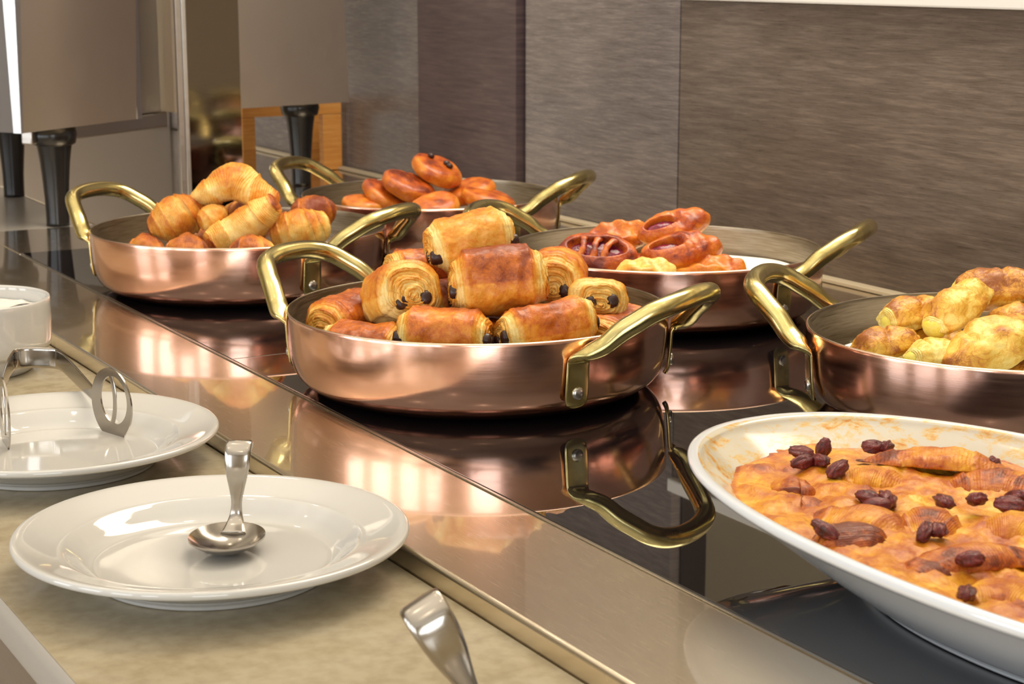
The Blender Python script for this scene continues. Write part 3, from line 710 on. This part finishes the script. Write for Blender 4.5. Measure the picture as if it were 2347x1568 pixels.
# ------------------------------------------------------------------ plates, bowl, tongs, spoons
def plate(x, y, lab):
    k = .1045
    P = [(0, .0036), (.40*k, .0036), (.54*k, .0036), (.56*k, .0005), (.60*k, .0004), (.62*k, .0035), (.70*k, .0082), (.80*k, .0140), (.93*k, .0188), (.985*k, .0200), (1.0*k, .0220), (.992*k, .0240), (.965*k, .0242), (.90*k, .0224), (.78*k, .0186), (.745*k, .0176), (.70*k, .0140), (.64*k, .0092), (.56*k, .0072), (.3*k, .0068), (0, .0068)]
    V, Fc = lathe_data(smooth_prof(P, 4), 144)
    o = mk('plate', V, Fc, M['porcelain'], loc=(x, y, -.0121)); tag(o, lab, 'plate', 'white round plates on the stone shelf'); return o
plate(.3235, .8865, 'front white round plate with the standing spoon on it')
plate(.3110, 1.1375, 'second white round plate carrying the steel tongs')
bp = [(0, .004), (.030, .004), (.038, .0), (.041, .0), (.044, .002), (.0478, .009), (.0495, .0135), (.0505, .0145), (.0545, .0165), (.0578, .0195), (.0595, .0250), (.0600, .034), (.0602, .050), (.0600, .0588), (.0588, .0602), (.0570, .0592), (.0562, .0540), (.0560, .036), (.052, .026), (.03, .020), (0, .020)]
bp = [(r, z*.98) for r, z in bp]
V, Fc = lathe_data(smooth_prof(bp, 3), 128)
tag(mk('white_bowl', V, Fc, M['porcelain'], loc=(.334, 1.443, -.0121)), 'footed white porcelain bowl at the left edge behind the tongs', 'bowl')
V = []; Fc = []; nr, nv = 30, 72
for i in range(nr+1):
    for k in range(nv):
        a = 2*PI*k/nv; r = .0557*i/nr; p = (r*math.cos(a), r*math.sin(a), 0); V.append((p[0], p[1], .0025*nz(p, 45, 3)+.002*nz(p, 110, 3)+.002*(1-i/nr)))
for i in range(nr):
    for k in range(nv): Fc.append((i*nv+k, (i+1)*nv+k, (i+1)*nv+(k+1) % nv, i*nv+(k+1) % nv))
o = mk('white_spread', V, Fc, M['spread'], loc=(.334, 1.443, .0360)); tag(o, 'rough white spread filling the white bowl', 'spread', kind='stuff')
V, Fc = sweep([(.362, 1.425, .040), (.366, 1.418, .0425), (.372, 1.405, .0435)], [.005, .006, .004], [.0006]*3, [(0, 0, 1)]*3, 12)
tag(mk('spreader', V, Fc, M['cutlery_steel']), 'tip of a steel spreader lying in the white spread', 'cutlery')

def tongs():
    e = empty('serving_tongs', (.325, 1.2, -.004)); tag(e, 'small stainless steel pastry tongs resting on the second plate', 'tongs')
    o0 = e.location
    ctl = [(.2905, 1.196, .0140), (.2985, 1.222, .0185), (.3120, 1.258, .0248), (.3215, 1.2790, .0272), (.3265, 1.2865, .0275), (.3345, 1.2865, .0278), (.3440, 1.2810, .0278), (.3505, 1.2760, .0275), (.3535, 1.2670, .0268), (.3550, 1.2480, .0235), (.3562, 1.215, .0180), (.3572, 1.1880, .0135)]
    path = [Vector(p)-o0 for p in smooth_prof(ctl, 5)]
    m = len(path); V = []; Fc = []
    nrs = []
    for i in range(m):
        tg = (path[min(i+1, m-1)]-path[max(i-1, 0)]).normalized(); nrs.append(tg.cross(UP).normalized())
    W = [.0066+.0009*math.sin(PI*i/(m-1)) if 8 < i < m-9 else .0045+.0024*min(i, m-1-i)/8 for i in range(m)]
    V, Fc = sweep(path, W, [.00065]*m, nrs, 12, [4]*m)
    mk('spring_strip', V, Fc, M['cutlery_steel'], e, auto=50)
    # the two oval heads: ring with a curved bar
    for c, d in ((Vector((.2885, 1.176, .0160)), Vector((-.10, -1, 0)).normalized()), (Vector((.3585, 1.168, .0160)), Vector((.30, -.95, 0)).normalized())):
        nn = d.cross(UP).normalized(); N = 56; Vh = []; Fh = []
        c = c-o0
        def P(a, k, th): return c+d*(k[0]*math.cos(a)+k[2])+UP*(k[1]*math.sin(a)+k[3])+nn*th
        outer = (.0225, .0245, 0, 0); inner = (.0150, .0165, .0028, .0030)
        for th in (-.0006, .0006):
            for kk in (outer, inner):
                for i in range(N): Vh.append(P(2*PI*i/N, kk, th))
        for i in range(N):
            j = (i+1) % N
            Fh += [(i, j, N+j, N+i)[::-1], (2*N+i, 2*N+j, 3*N+j, 3*N+i), (i, j, 2*N+j, 2*N+i), (N+i, N+j, 3*N+j, 3*N+i)[::-1]]
        bar = [c+UP*(.0030+.0168*t)+d*(.0028+.004*(1-t*t)-.003) for t in [-1+q/8 for q in range(17)]]
        Vb, Fb = sweep(bar, [.0020]*17, [.0006]*17, [nn]*17, 8, [4]*17)
        V, Fc = join((Vh, Fh), (Vb, Fb)); h = mk('ring_head', V, Fc, M['cutlery_steel'], e, auto=50)
tongs()

def spoon(name, lab):
    e = empty(name); tag(e, lab, 'spoon', 'short spoons with upright handles')
    # bowl: shallow ellipsoid shell, opening upward
    V = []; Fc = []; nr, nv = 16, 48
    for side in (0, 1):
        for i in range(nr+1):
            r = i/nr
            for k in range(nv):
                a = 2*PI*k/nv; x = .0205*r*math.cos(a); y = .0250*r*math.sin(a)
                z = .0082*r**2.2-(0 if side else .0010)+.0002
                V.append((x*(1+.0), y, z+.0010))
    o1 = (nr+1)*nv
    for i in range(nr):
        for k in range(nv):
            Fc.append((i*nv+k, i*nv+(k+1) % nv, (i+1)*nv+(k+1) % nv, (i+1)*nv+k)); Fc.append((o1+i*nv+k, o1+(i+1)*nv+k, o1+(i+1)*nv+(k+1) % nv, o1+i*nv+(k+1) % nv))
    for k in range(nv): Fc.append((nr*nv+k, nr*nv+(k+1) % nv, o1+nr*nv+(k+1) % nv, o1+nr*nv+k))
    mk('spoon_bowl', V, Fc, M['cutlery_steel'], e, auto=60)
    ctl = [(0, .016, .0055, .0070, .0010), (0, .0225, .0085, .0052, .0014), (0, .0262, .0130, .0036, .0018), (.0003, .0270, .0200, .0030, .0019), (.0006, .0268, .0270, .0042, .0017), (.0010, .0262, .0345, .0058, .0014), (.0014, .0262, .0415, .0068, .0012), (.0016, .0275, .0480, .0072, .0011), (.0016, .0315, .0520, .0072, .0011), (.0016, .0365, .0518, .0070, .0011), (.0016, .0400, .0480, .0062, .0010), (.0016, .0415, .0430, .0040, .0009)]
    rows = smooth_prof(ctl, 5); path = [Vector(r[:3]) for r in rows]; m = len(path); nrs = []
    for i in range(m):
        tg = (path[min(i+1, m-1)]-path[max(i-1, 0)]).normalized(); nrs.append(tg.cross(Vector((1, 0, 0))).normalized())
    V, Fc = sweep(path, [r[3] for r in rows], [r[4] for r in rows], nrs, 14, [3]*m)
    mk('spoon_handle', V, Fc, M['cutlery_steel'], e)
    return e
s1 = spoon('spoon', 'short steel spoon standing on the front plate, handle upright'); s1.location = (.3400, .9040, -.0052); s1.rotation_euler = (0, 0, -YAW-.05)
s1.location = Vector(s1.location)-FW*.012
s3 = copy_tree(s1); tag(s3, 'spoon handle tip curving in at the bottom edge of the frame', 'spoon')
s3.location = Vector((.3405, .5900, -.0035))-FW*.022+RT*.0015; s3.rotation_euler = (.0, -.52, -YAW+.25); s3.scale = (1.28, 1.28, 1.28)

# ------------------------------------------------------------------ tall appliances at the far left
def leg_data(h=.117):
    return lathe_data(smooth_prof([(0, 0), (.0125, 0), (.0135, .003), (.0140, .03), (.0175, .075), (.0205, h-.022), (.0210, h-.0205), (.0250, h-.0195), (.0255, h-.001), (0, h)], 2), 20)
A1 = empty('toaster', (.543, 2.060, .0005), math.atan2(.131, .186)); tag(A1, 'brushed steel toaster with black legs at the far left', 'toaster', 'steel appliances on legs')
W1 = .2275
def prism(front, back, z0, z1, lean):
    """box whose side edges lean outward going up"""
    (x0, x1), (y0, y1) = front, back
    return [(x0, y0, z0), (x1, y0, z0), (x1, y1, z0), (x0, y1, z0), (x0-lean, y0-lean, z1), (x1, y0-lean, z1), (x1, y1, z1), (x0-lean, y1, z1)], [(3, 2, 1, 0), (4, 5, 6, 7), (0, 1, 5, 4), (1, 2, 6, 5), (2, 3, 7, 6), (3, 0, 4, 7)]
V, Fc = prism((.002, W1-.014), (0, .34), .117, .42, .012); ho = mk('housing', V, Fc, M['front_steel'], A1, smooth=False)
ho.data.materials.append(MT('dulled_side_grey', lin(104, 97, 92), .45).m); ho.data.polygons[5].material_index = 1  # flat grey colour stands in for a side without the bright window reflection
V, Fc = prism((-.0018, .0018), (-.001, .01), .117, .42, .012); mk('corner_strip', V, Fc, M['edge_steel'], A1, smooth=False)
V, Fc = box_data(W1-.0135, W1-.004, -.001, .01, .117, .42); mk('corner_strip', V, Fc, M['edge_steel'], A1, smooth=False)
V, Fc = box_data(W1-.0035, W1+.085, .035, .30, .117, .42, bev=.002); mk('side_panel', V, Fc, M['cabinet_steel'], A1, auto=30)
V, Fc = box_data(.06, W1+.10, .036, .052, .097, .1165, bev=.002); mk('base_rail', V, Fc, M['cabinet_steel'], A1, auto=30)
V, Fc = leg_data(.1165)
for x, y in ((.092, .030), (W1+.06, .26)): mk('leg', V, Fc, M['black_plastic'], A1, loc=(x, y, 0))
A2 = empty('warming_cabinet', (.885, 2.262, .0005), math.atan2(.034, .169)); tag(A2, 'plain steel warming cabinet on black legs beside the wood wall', 'cabinet', 'steel appliances on legs')
W2 = .174
V, Fc = prism((-.10, W2), (0, .20), .118, .42, 0); V = [Vector(v) for v in V]; V[5].x -= .012; V[6].x -= .012
mk('housing', V, Fc, M['front_steel'], A2, smooth=False)
V, Fc = leg_data(.1175)
for x, y in ((W2-.028, .078),): mk('leg', V, Fc, M['black_plastic'], A2, loc=(x, y, 0))
# polished divider with a bright edge
dv = empty('steel_divider', (.7410, 2.060, .0002), -.175); tag(dv, 'narrow polished steel divider with a bright vertical edge', 'panel')
V, Fc = box_data(0, .0615, 0, .004, .0004, .60); mk('mirror_sheet', V, Fc, M['mirror_steel'], dv, smooth=False)
V, Fc = box_data(-.0055, -.0002, -.002, .006, .0004, .60, bev=.0008); mk('bright_edge', V, Fc, M['edge_steel'], dv, auto=30)
V, Fc = box_data(-.0125, -.0057, -.001, .012, .0004, .60, bev=.0008); mk('dark_edge', V, Fc, M['cabinet_steel'], dv, auto=30)
# wooden crate behind the cabinet
cr = empty('wooden_crate', (.985, 2.515, .0005)); tag(cr, 'orange pine crate frame standing behind the warming cabinet', 'crate')
for nme, b in (('post', (.0, .020, 0, .016, 0, .083)), ('post', (.128, .158, 0, .016, 0, .083)), ('rail', (0, .158, .0, .016, .0835, .100)), ('post', (.0, .020, .08, .096, 0, .083)), ('post', (.128, .158, .08, .096, 0, .083)), ('rail', (0, .158, .08, .096, .0835, .100))):
    V, Fc = box_data(*b, bev=.0008); mk(nme, V, Fc, M['pine'], cr, auto=30)
